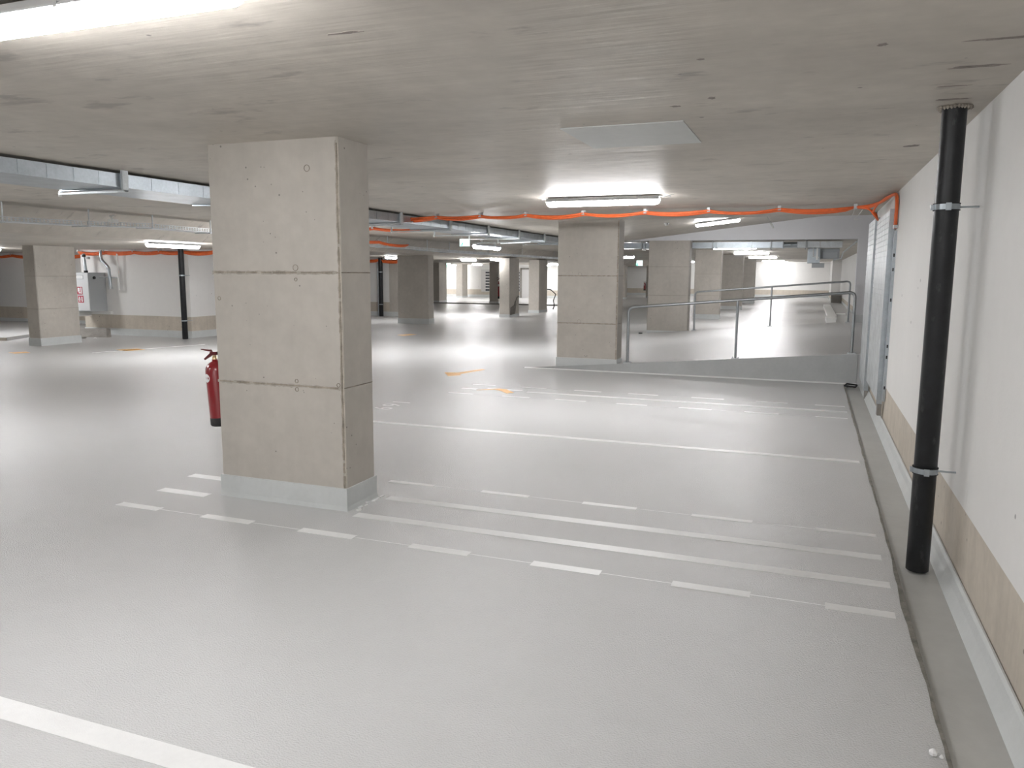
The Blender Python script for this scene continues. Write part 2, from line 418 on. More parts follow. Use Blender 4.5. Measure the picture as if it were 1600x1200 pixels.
lamp(-2.2, 54.6, zc, 0, 'added fill light nearly touching the bright far wall beyond the beam')  # added to brighten the far wall, position guessed
lamp(-8.0, 53.0, zc, 0, 'added fill light in the far hall hidden behind the ramp pillars')  # unseen fill added for the far hall
lamp(-8.4, 11.9, zc, D90, 'added fill light hidden behind the nearest pillar')  # unseen fill added for the broad pillar, tray and left side
lamp(-.3, -3.9, zc, 0, 'added unseen fill light just behind the viewpoint')  # added behind the camera to brighten the right side
lamp(-2.2, -4.7, zc, 0, 'added unseen tube light behind the viewpoint near the right wall')  # unseen light guessed as continuing the row, added for brightness
lamp(-7.6, -.6, zc, D90, 'added unseen fill light behind the viewpoint to the left')  # unseen fill added for the ceiling step and tray
lamp(-7.5, 4.3, zc, D90, 'added fill light out of frame on the left side')  # added outside the view to light the step face and tray
lamp(-14.5, 4.0, zl, D90, 'added fill light far out of frame on the left side')  # unseen fill, position guessed, added to even out the brightness
soften(lamp0)
# feed wires at near lamps
q = MB(); q.tube([(-1.56, 8.38, HC-.012), (-1.5, 8.36, HC-.03), (-1.43, 8.38, HC-.004), (-1.40, 8.40, HC+.001)], .004, 6)
q.tube([(-2.9, 8.5, HC-.004), (-2.2, 8.5, HC-.004), (-1.45, 8.5, HC-.004)], .006, 6)
tag(q.build('lamp_wire', 'grey_steel'), 'thin grey feed wire beside the light above the orange cables', 'wire')

# ================================================================== DUCT + HANGERS
duct = empty('ventilation_duct', (-5.7, 4, 2.25)); tag(duct, 'long galvanised rectangular duct under the ceiling, passing behind the nearest pillar', 'duct')
def under(o, root): o.parent = root; o.matrix_parent_inverse = Matrix.Translation(-Vector(root.location)); return o
ys = [-4, -2.4, -.8, .8, 2.4, 3.9, 5.05, 6.6, 8.2, 9.75, 11.35, 12.9, 14.45, 16.0, 17.6, 19.3, 21]
for a, b_ in zip(ys[:-1], ys[1:]):
    m = MB(); m.box(-6.08, -5.40, a+.004, b_-.004, 2.235, 2.345)
    m.box(-6.095, -5.385, a+.004, a+.022, 2.222, 2.352); m.box(-6.095, -5.385, b_-.022, b_-.004, 2.222, 2.352)
    n_ = 5
    for i in range(1, n_):                       # stiffening folds
        y = a+(b_-a)*i/n_; m.box(-5.402, -5.397, y-.004, y+.004, 2.24, 2.34)
    under(m.build('duct_section', 'galvanised', None), duct)
for y in (5.05, 9.75, 11.35, 12.9, 14.45, 16.0, 17.6, 3.0):
    ext = -6.45 if y > 11 else -6.12
    m = MB(); m.box(-5.385, -5.365, y-.03, y+.03, 2.20, HC); m.box(ext, -5.365, y-.018, y+.018, 2.195, 2.212)
    m.box(ext, ext+.02, y-.012, y+.012, 2.195, HC if y > 11 else 2.23)
    under(m.build('hanger', 'galvanised_dull'), duct)
    m = MB(); m.lathe([(.002, -.02), (.014, -.02), (.014, .02), (.002, .02)], (ext, y, 2.20), 8); under(m.build('end_cap', 'white_plastic'), duct)
# hall duct running crosswise behind the beam
d2 = empty('ventilation_duct', (-2, 20.6, 2.25)); tag(d2, 'galvanised duct running crosswise just behind the white beam', 'duct')
xs = [-5.3, -4.1, -3.0, -2.3, -1.45, -.72]
for a, b_ in zip(xs[:-1], xs[1:]):
    m = MB(); m.box(a, b_-.01, 20.45, 20.85, 2.19, 2.335); m.box(b_-.035, b_-.005, 20.43, 20.87, 2.175, 2.345)
    under(m.build('duct_section', 'galvanised'), d2)
m = MB(); m.rings([[(x, 20.65+.19*math.cos(t*math.pi/10), 2.262+.072*math.sin(t*math.pi/10)) for t in range(20)] for x in (-.72, -.38)], smooth=True)
under(m.build('round_collar', 'galvanised'), d2)
m = MB(); m.box(-.72, -.705, 20.42, 20.88, 2.175, 2.345); m.box(-.40, -.385, 20.42, 20.88, 2.175, 2.345); m.lathe([(.03, -.01), (.03, .01)], (-.55, 20.44, 2.26), 10)
under(m.build('collar_flange', 'grey_steel'), d2)
m = MB(); m.box(-.385, .12, 20.45, 20.85, 2.19, 2.335); m.box(.13, .62, 20.45, 20.85, 2.19, 2.335); under(m.build('duct_end', 'galvanised_dull'), d2)
for x in (-4.2, -2.4, -1.0, -.2):
    m = MB(); m.box(x-.012, x+.012, 20.40, 20.42, 2.15, HC); m.box(x-.012, x+.012, 20.40, 20.9, 2.15, 2.165); under(m.build('hanger', 'grey_steel'), d2)
fan = empty('fan_unit', (.2, 20.9, 1.7)); tag(fan, 'grey steel fan unit hanging below the crosswise duct end', 'fan unit')
m = MB(); m.box(.10, .58, 20.9, 21.5, 1.93, 2.18); m.box(.2, .55, 20.88, 20.9, 1.95, 2.10); under(m.build('casing', 'grey_steel', bevel=.01), fan)
m = MB(); m.box(-.15, .14, 20.75, 21.15, 1.82, 2.18); under(m.build('junction_box', 'galvanised', bevel=.006), fan)
m = MB(); m.box(-.04, .25, 20.8, 21.1, 1.71, 1.82); under(m.build('outlet', 'grey_steel'), fan)
m = MB(); m.tube([(-.02, 20.7, 2.2), (-.02, 20.7, 1.98), (.12, 20.7, 1.96)], .012, 8); m.box(.05, .09, 20.68, 20.72, 1.9, 2.2); under(m.build('cable', 'white_plastic'), fan)
m = MB(); m.tube([(.45, 20.8, 1.9), (.62, 20.8, 1.93), (.66, 20.8, 2.08), (.93, 20.35, 2.33)], .018, 8); under(m.build('brace_arm', 'galvanised_dull'), fan)

# ================================================================== CABLE TRAY
tray = empty('cable_tray', (-9.2, 8, 2.1)); tag(tray, 'long perforated steel cable tray hanging at the ceiling step, left side', 'cable tray')
def tray_sec(y0, y1, z0, z1, x0=-9.2, x1=-9.2, detail=True):
    m = MB(); h = .062; wd = .3
    def P(y): t = (y-y0)/(y1-y0); return x0+(x1-x0)*t, z0+(z1-z0)*t
    def seg(ya, yb, za, zb, dx=.002):
        xa, z_a = P(ya); xb, z_b = P(yb)
        m.rings([[(xa-dx, ya, z_a+za), (xa, ya, z_a+za), (xa, ya, z_a+zb), (xa-dx, ya, z_a+zb)], [(xb-dx, yb, z_b+za), (xb, yb, z_b+za), (xb, yb, z_b+zb), (xb-dx, yb, z_b+zb)]])
    if detail:
        for za, zb in ((0, .012), (.027, .035), (.050, h)): seg(y0, y1, za, zb)
        y = y0; p = .055
        while y < y1-p: seg(y, y+.020, .012, .050); y += p
    else: seg(y0, y1, 0, h)
    xa, za = P(y0); xb, zb = P(y1)
    m.add([(xa-wd, y0, za), (xa, y0, za), (xb, y1, zb), (xb-wd, y1, zb)], [(0, 1, 2, 3)])
    under(m.build('tray_section', 'galvanised_dull'), tray)
tray_sec(3.0, 5.4, 2.115, 2.115); tray_sec(5.4, 7.95, 2.115, 2.15); tray_sec(7.97, 9.1, 2.15, 2.185); tray_sec(9.15, 11.5, 2.18, 2.165)
tray_sec(11.5, 15, 2.165, 2.13); tray_sec(15, 19.2, 2.13, 2.09, detail=True); tray_sec(19.2, 25, 2.09, 2.09, detail=False); tray_sec(25, 33, 2.09, 2.08, detail=False)
for y, z in ((5.6, 2.115), (6.78, 2.13), (8.0, 2.15), (9.1, 2.185), (10.3, 2.17), (12.2, 2.16), (14, 2.14), (16, 2.12), (18, 2.1), (19.3, 2.09), (22, 2.09), (25, 2.09), (28.5, 2.08)):
    m = MB(); m.tube([(-9.195, y, z-.01), (-9.195, y, HC)], .009, 6); m.box(-9.5, -9.185, y-.02, y+.02, z-.014, z-.002)
    under(m.build('hanger', 'galvanised_dull'), tray)
q = MB(); q.box(-9.19, -9.12, 8.3, 8.42, 2.215, 2.26); q.tube([(-9.15, 8.36, 2.26), (-9.15, 8.3, 2.30), (-9.18, 8.4, 2.31)], .01, 6)
tag(q.build('junction_box', 'white_plastic'), 'small pale junction box sitting on the perforated cable tray', 'junction box')

# ================================================================== ORANGE CABLES
def cable_run(name_label, pts_clip, sag=.03, n=3, r=.011, width=.05, clip=True, axis='x', clipsize=1.0):
    """bundle hung from clips: pts_clip are the clip positions"""
    root = empty('cable_bundle', pts_clip[0]); tag(root, name_label, 'cable')
    for k in range(n):
        path = []
        off = (k/(n-1)-.5)*width if n > 1 else 0
        for a, b_ in zip(pts_clip[:-1], pts_clip[1:]):
            a = Vector(a); b_ = Vector(b_); s = sag*random.uniform(.5, 1.2)*(b_-a).length/.75
            ph = random.uniform(-.5, .5)
            for i in range(8):
                t = i/8; p = a.lerp(b_, t); p.z -= s*4*t*(1-t)*(1+.25*ph)
                wob = off+.012*math.sin(t*math.pi*2+k)
                if axis == 'x': p.y += wob
                else: p.x += wob
                p.z -= r+.8*r*(k % 3)
                path.append(p)
        path.append(Vector(pts_clip[-1])-Vector((0, 0, r)))
        m = MB(); m.tube(path, r, 8); under(m.build('orange_cable', 'orange_cable'), root)
    if clip:
        for p in pts_clip:
            m = MB(); x, y, z = p; c_ = .018*clipsize
            m.box(x-c_, x+c_, y-.04, y+.04, z+.012, z+.018); m.box(x-c_, x+c_, y-.045, y-.04, z-.035, z+.022); m.box(x-c_, x+c_, y+.04, y+.045, z-.03, z+.03)
            m.box(x-c_, x+c_, y-.045, y+.045, z-.034, z-.029)
            under(m.build('cable_clip', 'galvanised_dull'), root)
    return root
zcab = HC-.03
cable_run('long orange cable bundle clipped along the ceiling above the ramp foot pillar', [(x, 10.1, zcab) for x in (-5.75, -5.0, -4.33, -3.66, -2.86, -2.04, -1.25, -.42, .42)], .034, 6, .0125, .07)
# corner loop and drop at right wall
loop = empty('cable_bundle', (.6, 9.6, 2.2)); tag(loop, 'orange cables looping into the corner and dropping down the right wall', 'cable')
def pth(pts, r, mat_='orange_cable', nm='orange_cable', root=loop, k=8):
    P = [Vector(p) for p in pts]; out = []
    for i in range(len(P)-1):                     # catmull-rom
        p0, p1, p2, p3 = P[max(i-1, 0)], P[i], P[i+1], P[min(i+2, len(P)-1)]
        for j_ in range(k):
            t = j_/k; out.append(.5*((2*p1)+(p2-p0)*t+(2*p0-5*p1+4*p2-p3)*t*t+(3*p1-p0-3*p2+p3)*t**3))
    out.append(P[-1]); m = MB(); m.tube(out, r, 8); return under(m.build(nm, mat_), root)
for k_ in range(4):
    d = k_*.018-.027
    pth([(.42, 10.1+d, 2.325), (.56, 10.0+d, 2.325-d*.3), (.66, 9.5+d, 2.335), (.72, 8.8+d, 2.345), (.728, 8.62+d, 2.25), (.728, 8.61+d, 2.08), (.73, 8.6+d, 2.0)], .0145)
for k_ in range(3):
    pth([(.42, 10.08, 2.32), (.55, 10.05-k_*.02, 2.30), (.63, 10.0-k_*.04, 2.24-k_*.02), (.66, 10.0, 2.17)], .011)
pth([(.60, 10.0, 2.25), (.62, 9.6, 2.31), (.68, 9.2, 2.35), (.72, 8.8, 2.34)], .011)
m = MB(); m.box(.712, .748, 8.55, 8.66, 2.0, 2.03); under(m.build('cable_clip', 'galvanised_dull'), loop)
pth([(.42, 10.15, 2.33), (.40, 10.2, 2.25), (.38, 10.2, 2.21)], .003, 'white_plastic', 'tie'); pth([(.50, 10.15, 2.30), (.46, 10.2, 2.24), (.42, 10.2, 2.19), (.5, 10.2, 2.2)], .003, 'white_plastic', 'tie')

cable_run('orange cable bundle passing below the duct right of the nearest pillar', [(-9.1, 11.8, 2.30), (-8.2, 11.8, 2.31), (-7.05, 11.8, 2.31), (-6.0, 11.8, 2.30)], .03, 5, .014, .06)
cable_run('orange cables lying along the top of the cable tray', [(-9.25, 12.0, 2.27), (-9.22, 14.2, 2.27), (-9.2, 15.6, 2.25), (-9.2, 17.0, 2.22)], .02, 5, .018, .08, True, 'y')
cable_run('orange cable bundle along the wall top behind the black pipe at left', [(x, 14.22, 2.02) for x in (-16.75, -15.9, -15.0, -14.2, -13.5)]+[(-12.6, 14.22, 2.02), (-11.5, 14.22, 2.02)], .03, 4, .022, .05)
cable_run('orange cable bundle on the wall top at the left picture edge', [(x, 16.1, 2.0) for x in (-23, -21.6, -20.2, -18.8, -17.3)], .03, 4, .022, .05)
cable_run('orange cable bundle above the second black pipe behind the aisle', [(x, 24.21, 2.0) for x in (-16.2, -15.1, -14.3, -13.2, -12.3)], .03, 4, .028, .06)

# ================================================================== BLACK DOWNPIPES
def downpipe(x, y, z0, top, label, rad=.055, clamps=(.5, 1.9), wall_y=None, wall_x=None, collar=False):
    root = empty('drain_pipe', (x, y, z0)); tag(root, label, 'pipe')
    m = MB(); m.lathe([(rad-.005, 0.0), (rad, .004), (rad, top-z0)], (x, y, z0), 32)
    m.lathe([(rad-.006, .3), (rad-.006, .0)], (x, y, z0), 32)
    under(m.build('tube', 'black_plastic'), root)
    for zc_ in clamps:
        m = MB(); rr = rad+.004
        m.rings([[(x+q_*math.cos(t*math.pi/14), y+q_*math.sin(t*math.pi/14), zc_+dz) for t in range(28)] for q_, dz in ((rad, -.014), (rr, -.014), (rr, .014), (rad, .014))], smooth=False, caps=False)
        m.box(x-.012, x+.012, y-rr-.008, y-rr+.002, zc_-.018, zc_+.018)
        m.box(x-rad-.016, x-rad+.002, y-.01, y+.01, zc_-.013, zc_+.013)
        if wall_x: m.tube([(x+rad, y, zc_), (wall_x, y, zc_)], .005, 8)
        if wall_y: m.tube([(x, y+rad, zc_), (x, wall_y, zc_)], .006, 8)
        c_ = under(m.build('clamp', 'galvanised'), root)
        m = MB()
        for dz in (-.017, .015): m.rings([[(x+q_*math.cos(t*math.pi/14), y+q_*math.sin(t*math.pi/14), zc_+dz+e) for t in range(28)] for q_, e in ((rad, 0), (rr+.002, 0), (rr+.002, .004), (rad, .004))], caps=False)
        under(m.build('clamp_gasket', 'black_rubber'), root)
    if collar:
        m = MB()
        for i in range(26):
            a = i/26*2*math.pi; r1 = rad+random.uniform(0, .02)
            m.lathe([(.001, -.012), (.011+random.uniform(0, .007), 0), (.001, .012)], (x+r1*math.cos(a), y+r1*math.sin(a), top-.008), 6)
        under(m.build('foam_collar', 'foam'), root)
    return root
downpipe(.607, 4.5, -.012, HC, 'thick black plastic drain pipe on the right wall, the nearest one', .056, (.535, 1.885), wall_x=WX, collar=True)
downpipe(-13.42, 14.05, .0, HL, 'black drain pipe on the far left wall, left of the nearest pillar', .062, (.42, 1.45), wall_y=14.3)
p3 = downpipe(-14.2, 24.2, .0, HL, 'black drain pipe just right of the nearest pillar, far behind it', .075, (.42, 1.55), wall_y=24.4)
m = MB(); m.lathe([(.018, 0), (.018, HL-.02)], (-14.33, 24.22, 0), 10); under(m.build('conduit', 'galvanised'), p3)
pr = MB(); pr.box(-13.95, -12.6, 24.35, 24.8, 0.16, HL, 0); pr.box(-13.96, -12.59, 24.33, 24.81, -.1, .16, 1)
struct(pr.build('wall_pier', ['pillar_concrete', 'coving_coating']))

# ================================================================== RAILINGS
def railing(y, xs_, label, r=.021, top=.87, left_end=True):
    root = empty('steel_railing', (xs_[0], y, rz(xs_[0]))); tag(root, label, 'railing')
    a, b_ = xs_[0], xs_[-1]
    za, zb = rz(a)+top, rz(b_)+top
    m = MB(); m.tube(arc_path([(a, y, rz(a)), (a, y, za), (b_, y, zb), (b_, y, rz(b_))], .09, 8), r, 14)
    under(m.build('handrail', 'steel_rail'), root)
    for x in xs_[1:-1]:
        m = MB(); m.tube([(x, y, rz(x)), (x, y, za+(zb-za)*(x-a)/(b_-a)-r*.6)], r*.9, 12); under(m.build('post', 'steel_rail'), root)
    for x in xs_:
        m = MB(); m.box(x-.055, x+.055, y-.055, y+.055, rz(x)-.012, rz(x)+.008)
        for sx in (-1, 1):
            for sy in (-1, 1): m.lathe([(.008, 0), (.008, .014)], (x+sx*.04, y+sy*.04, rz(x)+.006), 6)
        under(m.build('base_plate', 'galvanised_dull'), root)
    return root
railing(12.07, (-2.66, -1.02, .575), 'front galvanised tube railing along the near edge of the ramp')
railing(19.78, (-2.70, -.90, .82), 'rear galvanised tube railing along the far edge of the ramp', .022, .95)

# ================================================================== GALVANISED WALL PANELS
def panel(y0, y1, z0, z1, label, x0=.685, x1=.735):
    root = empty('metal_panel', (x1, y0, z0)); tag(root, label, 'metal panel', 'galvanised panels on the right wall')
    n = 34; m = MB(); h = (z1-z0)/n
    for i in range(n):
        g = .0004 if i < n*.55 else .003
        m.rings([[(x0, y, z0+h*i+g), (x0, y, z0+h*(i+1)-g), (x1, y, z0+h*(i+1)-g), (x1, y, z0+h*i+g)] for y in (y0, y1)])
    m.box(x0+.006, x1-.002, y0+.01, y1-.01, z0, z1)
    under(m.build('slats', 'galvanised_dull'), root)
    m = MB(); m.box(x0-.003, x1, y0-.008, y0+.012, z0-.03, z1+.01)
    under(m.build('end_plate', 'galvanised'), root)
    m = MB(); m.box(x0+.01, x1, y0-.01, y0+.10, z0-.15, z0-.035); under(m.build('foot', 'dark_concrete'), root)
    return root
panel(8.75, 10.42, .26, 2.19, 'nearer grooved galvanised metal panel on the right wall')
panel(10.75, 11.92, .12, 2.24, 'farther grooved galvanised metal panel, beside the ramp end')
m = MB(); fr = empty('perforated_rail', (.74, 8.6, .2)); tag(fr, 'upright galvanised rail with dark holes beside the nearer metal panel', 'rail')
m.box(.725, .750, 8.60, 8.68, .28, 1.98); under(m.build('rail', 'galvanised'), fr)
for z in (.42, .73, .84, 1.30, 1.60, 1.74):
    m = MB(); m.box(.729, .742, 8.597, 8.601, z-.016, z+.016); under(m.build('hole', 'black_rubber'), fr)

# ================================================================== FLOOR MARKINGS
def line(x0, x1, y, wd, label, z=.0012):
    m = MB(); m.box(x0, x1, y-wd/2, y+wd/2, .0002, z); o = m.build('painted_line', 'line_paint'); return tag(o, label, 'line marking')
line(-4.4, .45, 1.775, .10, 'broad white bay line cutting the bottom left corner')
line(-2.67, .45, 4.18, .085, 'lower of the two close parallel white lines right of the nearest pillar')
line(-2.67, .44, 4.59, .085, 'upper of the two close parallel white lines right of the nearest pillar')
line(-4.28, -3.86, 4.17, .085, 'short white stub line at the left foot of the nearest pillar, lower one')
line(-4.37, -3.80, 4.56, .085, 'short white stub line running under the extinguisher, upper one')
line(-4.36, .45, 6.97, .085, 'long single white bay line across the middle of the floor')
line(-3.42, .45, 9.52, .09, 'long white bay line in front of the ramp, with dashes either side')
line(-4.35, -4.13, 9.50, .09, 'short white stub left of the orange arrow')
line(-4.02, -3.52, 9.60, .08, 'short white line running under the orange arrow')
def dashes(y, spans, wd, label):
    root = empty('dashed_line', ((spans[0][0]), y, 0)); tag(root, label, 'line marking')
    for a, b_ in spans:
        m = MB(); m.box(a, b_, y-wd/2, y+wd/2, .0002, .0012); under(m.build('dash', 'line_paint'), root)
    m = MB(); m.box(spans[0][1], spans[-1][0], y-.0025, y+.0025, .0001, .0006); under(m.build('snap_line', 'line_paint'), root)
dashes(3.80, [(-4.27, -3.92), (-3.56, -3.18), (-2.82, -2.44), (-2.07, -1.70), (-1.33, -.95), (-.58, -.20), (.14, .44)], .07, 'dashed white line nearest the viewer, passing before the nearest pillar')
dashes(4.98, [(-2.88, -2.51), (-2.13, -1.77), (-1.38, -1.01), (-.65, -.27), (.10, .44)], .055, 'dashed white line just beyond the two parallel lines')
dashes(9.08, [(-4.35, -4.0), (-3.6, -3.23), (-2.89, -2.5), (-2.12, -1.75), (-1.38, -1.0), (-.64, -.27), (.11, .44)], .05, 'dashed white line on the near side of the ramp bay line')
dashes(9.90, [(-4.36, -4.02), (-3.63, -3.28), (-2.89, -2.52), (-2.16, -1.77), (-1.35, -.95), (-.57, -.2), (.11, .44)], .05, 'dashed white line on the far side of the ramp bay line')
# arrows
def flat(poly, name, mt, label, cat, z=.0016):
    m = MB(); m.rings([[(x, y, .0002) for x, y in poly], [(x, y, z) for x, y in poly]]); return tag(m.build(name, mt), label, cat)
flat([(-5.30, 10.92), (-5.06, 10.55), (-4.92, 10.72), (-4.99, 10.82), (-4.85, 11.5), (-4.93, 11.55), (-5.10, 10.98)], 'painted_arrow', 'orange_paint', 'orange floor arrow pointing left, farther of the two in mid floor', 'arrow')
flat([(-4.10, 9.42), (-4.02, 9.52), (-3.86, 9.66), (-3.74, 9.62), (-3.56, 9.40), (-3.62, 9.30), (-3.80, 9.50), (-3.90, 9.56)], 'painted_arrow', 'orange_paint', 'orange floor mark overlapping a white line, nearer of the two', 'arrow', .002)
flat([(-14.2, 10.35), (-13.9, 10.25), (-13.8, 10.5), (-14.05, 10.6)], 'painted_arrow', 'orange_paint', 'small faint orange floor mark at the left edge', 'arrow')
flat([(-12.8, 11.55), (-12.45, 11.45), (-12.3, 11.8), (-12.6, 11.9)], 'painted_arrow', 'orange_paint', 'small faint orange floor mark before the black pipe', 'arrow')
flat([(-9.6, 17.1), (-9.3, 16.9), (-9.2, 17.4), (-9.45, 17.5)], 'painted_arrow', 'orange_paint', 'small orange floor mark below the broad pillar', 'arrow')
flat([(-5.55, 7.85), (-5.02, 7.92), (-5.02, 8.02), (-5.25, 8.55)], 'painted_arrow', 'line_paint', 'white arrow head peeking out from behind the nearest pillar', 'arrow')
num = empty('bay_number', (-4.55, 7.94, 0)); tag(num, 'white bay number 169 painted on the floor', 'number')
for ch_, y in (('1', 8.16), ('6', 7.94), ('9', 7.72)):
    me = text_mesh(ch_, .34); me.materials.clear(); me.materials.append(MATS['line_paint'])
    o = bpy.data.objects.new('digit', me); COL.objects.link(o); o.parent = num
    o.location = (0, y-7.94, .0014); o.rotation_euler.z = -D90
flat([(-12.75, 10.95), (-12.68, 10.9), (-12.0, 13.1), (-12.07, 13.2)], 'painted_line', 'line_paint', 'white line on the floor left of the extinguisher', 'line marking')

# ================================================================== EXTINGUISHER
def extinguisher(loc, rot, tilt, label, name='fire_extinguisher'):
    root = empty(name, loc); root.rotation_euler = (0, tilt, rot); tag(root, label, 'fire extinguisher'); R = .073
    m = MB(); m.lathe([(R, .055), (R, .40), (R-.004, .425), (R-.016, .448), (R-.036, .464), (.022, .472), (.019, .485)], n=32); m.build('cylinder', 'red_paint', root)
    m = MB(); m.lathe([(R-.014, 0), (R-.006, .003), (R+.001, .012), (R+.001, .062), (R-.001, .064)], n=32); m.build('base_cap', 'black_rubber', root)
    m = MB(); m.lathe([(.017, .483), (.017, .505), (.013, .508), (.013, .52)], n=16); m.build('valve', 'brass', root)
    m = MB(); m.box(-.03, .03, -.014, .014, .516, .54); m.rings([[(-.02, -.011, .54), (-.02, .011, .54), (-.03, .011, .556), (-.03, -.011, .556)], [(-.11, -.009, .558), (-.11, .009, .558), (-.112, .009, .565), (-.112, -.009, .565)]])
    m.build('lever', 'dark_red', root, bevel=.003)
    m = MB(); m.rings([[(-.02, -.010, .515), (-.02, .010, .515), (-.028, .010, .535), (-.028, -.010, .535)], [(-.085, -.009, .483), (-.085, .009, .483), (-.092, .009, .494), (-.092, -.009, .494)]]); m.build('carry_handle', 'dark_red', root, bevel=.003)
    m = MB(); m.tube([(.03, 0, .53), (.07, .01, .535), (.098, .02, .49), (.095, .03, .40), (.088, .03, .2), (.085, .03, .13)], .011, 10); m.build('hose', 'black_rubber', root)
    # round inspection sticker, wrapped on the cylinder
    m = MB(); vs = [(R+.0012, 0)]; a0 = math.radians(-112); rr = .031; pts = [(math.cos(a0)*(R+.001), math.sin(a0)*(R+.001), .355)]
    for t in range(20):
        da = rr*math.cos(t*math.pi/10)/R; pts.append((math.cos(a0+da)*(R+.001), math.sin(a0+da)*(R+.001), .355+rr*math.sin(t*math.pi/10)))
    m.add(pts, [(0, 1+t, 1+(t+1) % 20) for t in range(20)]); m.build('inspection_sticker', 'sign_white', root)
    m = MB()
    for dx in (-1, 1):
        a = math.radians(-105+dx*24); m.lathe([(.001, -.004), (.007, 0), (.001, .004)], (math.cos(a)*(R-.002), math.sin(a)*(R-.002), .425), 8)
    m.build('painted_glint', 'sign_white', root)  # white dots stand in for highlights on the shoulder
    return root
extinguisher((-3.975, 4.47, .435), 0, math.radians(-4), 'red fire extinguisher with black base hanging beside the nearest pillar')
m = MB(); m.box(-3.905, -3.77, 4.45, 4.49, .70, .73); m.box(-3.79, -3.77, 4.42, 4.52, .60, .85)
tag(m.build('wall_bracket', 'dark_red'), 'small bracket holding the extinguisher on the nearest pillar', 'bracket')
e2 = extinguisher((-10.12, 50.5, .46), 0, 0, 'tiny red extinguisher on the most distant pillar, seen right of the ramp foot pillar')
e3 = extinguisher((-14.68, 36.7, .25), 0, 0, 'tiny red extinguisher partly hidden beside the slatted louvre')
e3.scale = (1.5, 1.5, 1.9)

# ================================================================== WALL CABINET (left)
cab = empty('hydrant_cabinet', (-16.2, 14.1, .56)); tag(cab, 'light grey steel wall cabinet with red fire signs at far left', 'cabinet')
m = MB(); m.box(-16.68, -16.02, 13.82, 14.29, .58, 1.50); under(m.build('cabinet_body', 'grey_steel', bevel=.006), cab)
m = MB(); m.box(-16.67, -16.03, 13.80, 13.82, .60, 1.49); dr = under(m.build('door', 'lamp_body', bevel=.004), cab)
m = MB(); m.box(-16.60, -16.58, 13.79, 13.80, 1.08, 1.12); under(m.build('door_handle', 'black_rubber'), cab)
m = MB(); m.box(-16.40, -16.19, 13.794, 13.80, 1.36, 1.43, 0); m.box(-16.42, -16.17, 13.796, 13.80, 1.345, 1.445, 1); m.box(-16.37, -16.22, 13.792, 13.80, 1.388, 1.400, 1); under(m.build('name_plate', ['sign_white', 'grey_steel']), cab)
m = MB(); m.box(-16.40, -16.23, 13.795, 13.80, .985, 1.165, 0)                    # hose reel pictogram
m.box(-16.37, -16.31, 13.792, 13.796, 1.05, 1.14, 1); m.box(-16.35, -16.29, 13.792, 13.796, 1.01, 1.04, 1); m.box(-16.28, -16.25, 13.792, 13.796, 1.0, 1.15, 1)
under(m.build('hose_sign', ['sign_red', 'sign_white']), cab)
m = MB(); m.box(-16.38, -16.21, 13.795, 13.80, .79, .955, 0); m.box(-16.35, -16.31, 13.792, 13.796, .81, .93, 1); m.box(-16.365, -16.295, 13.792, 13.796, .86, .885, 1); m.box(-16.27, -16.235, 13.792, 13.796, .81, .93, 1)
under(m.build('extinguisher_sign', ['sign_red', 'sign_white']), cab)
m = MB(); m.lathe([(.001, 0), (.035, 0), (.035, .03), (.001, .03)], (0, 0, 0), 12); o = m.build('cable_gland', 'black_rubber', cab); o.location = (.19, -.15, .82); o.rotation_euler.y = D90
m = MB(); m.box(-16.64, -16.45, 13.85, 14.2, .46, .575); tag(m.build('small_box', 'white_plastic'), 'small white box under the left corner of the wall cabinet', 'box')
pb = empty('plaster_recess', (-16.2, 14.29, .5)); tag(pb, 'pale base board on the wall below the cabinet', 'board')
m = MB(); m.box(-16.40, -15.85, 14.22, 14.31, .50, .57); under(m.build('board', 'white_plastic'), pb)
wp = empty('water_pipe', (-16.5, 14.1, 1.5)); tag(wp, 'short silver pipe above the wall cabinet, left one', 'pipe')
m = MB(); m.tube([(-16.42, 14.1, 1.5), (-16.46, 14.1, 1.95)], .035, 12); under(m.build('tube', 'galvanised'), wp)
for z in (1.52, 1.9): m = MB(); m.lathe([(.045, -.03), (.045, .03)], (-16.42-(z-1.5)*.09, 14.1, z), 12); under(m.build('fitting', 'black_rubber'), wp)
m = MB(); m.box(-16.36, -16.28, 14.05, 14.12, 1.82, 1.88); under(m.build('valve', 'grey_steel'), wp)
wp = empty('water_pipe', (-15.8, 14.1, 1.2)); tag(wp, 'bent silver pipe dropping beside the wall cabinet, right one', 'pipe')
m = MB(); m.tube(arc_path([(-15.93, 14.12, 2.03), (-15.93, 14.12, 1.82), (-15.70, 14.12, 1.62), (-15.68, 14.12, 1.15)], .07, 5), .034, 12); under(m.build('tube', 'galvanised'), wp)
for (x, z) in ((-15.92, 1.78), (-15.72, 1.60), (-15.68, 1.14)): m = MB(); m.lathe([(.042, -.025), (.042, .025)], (x, 14.12, z), 12); under(m.build('coupling', 'grey_steel'), wp)
m = MB(); m.lathe([(.022, 0), (.022, .85)], (-15.5, 14.2, 1.1), 10); under(m.build('side_tube', 'white_plastic'), wp)
m = MB(); m.tube([(-16.0, 14.1, 1.40), (-15.5, 14.2, 1.38)], .014, 8); under(m.build('branch', 'galvanised_dull'), wp)

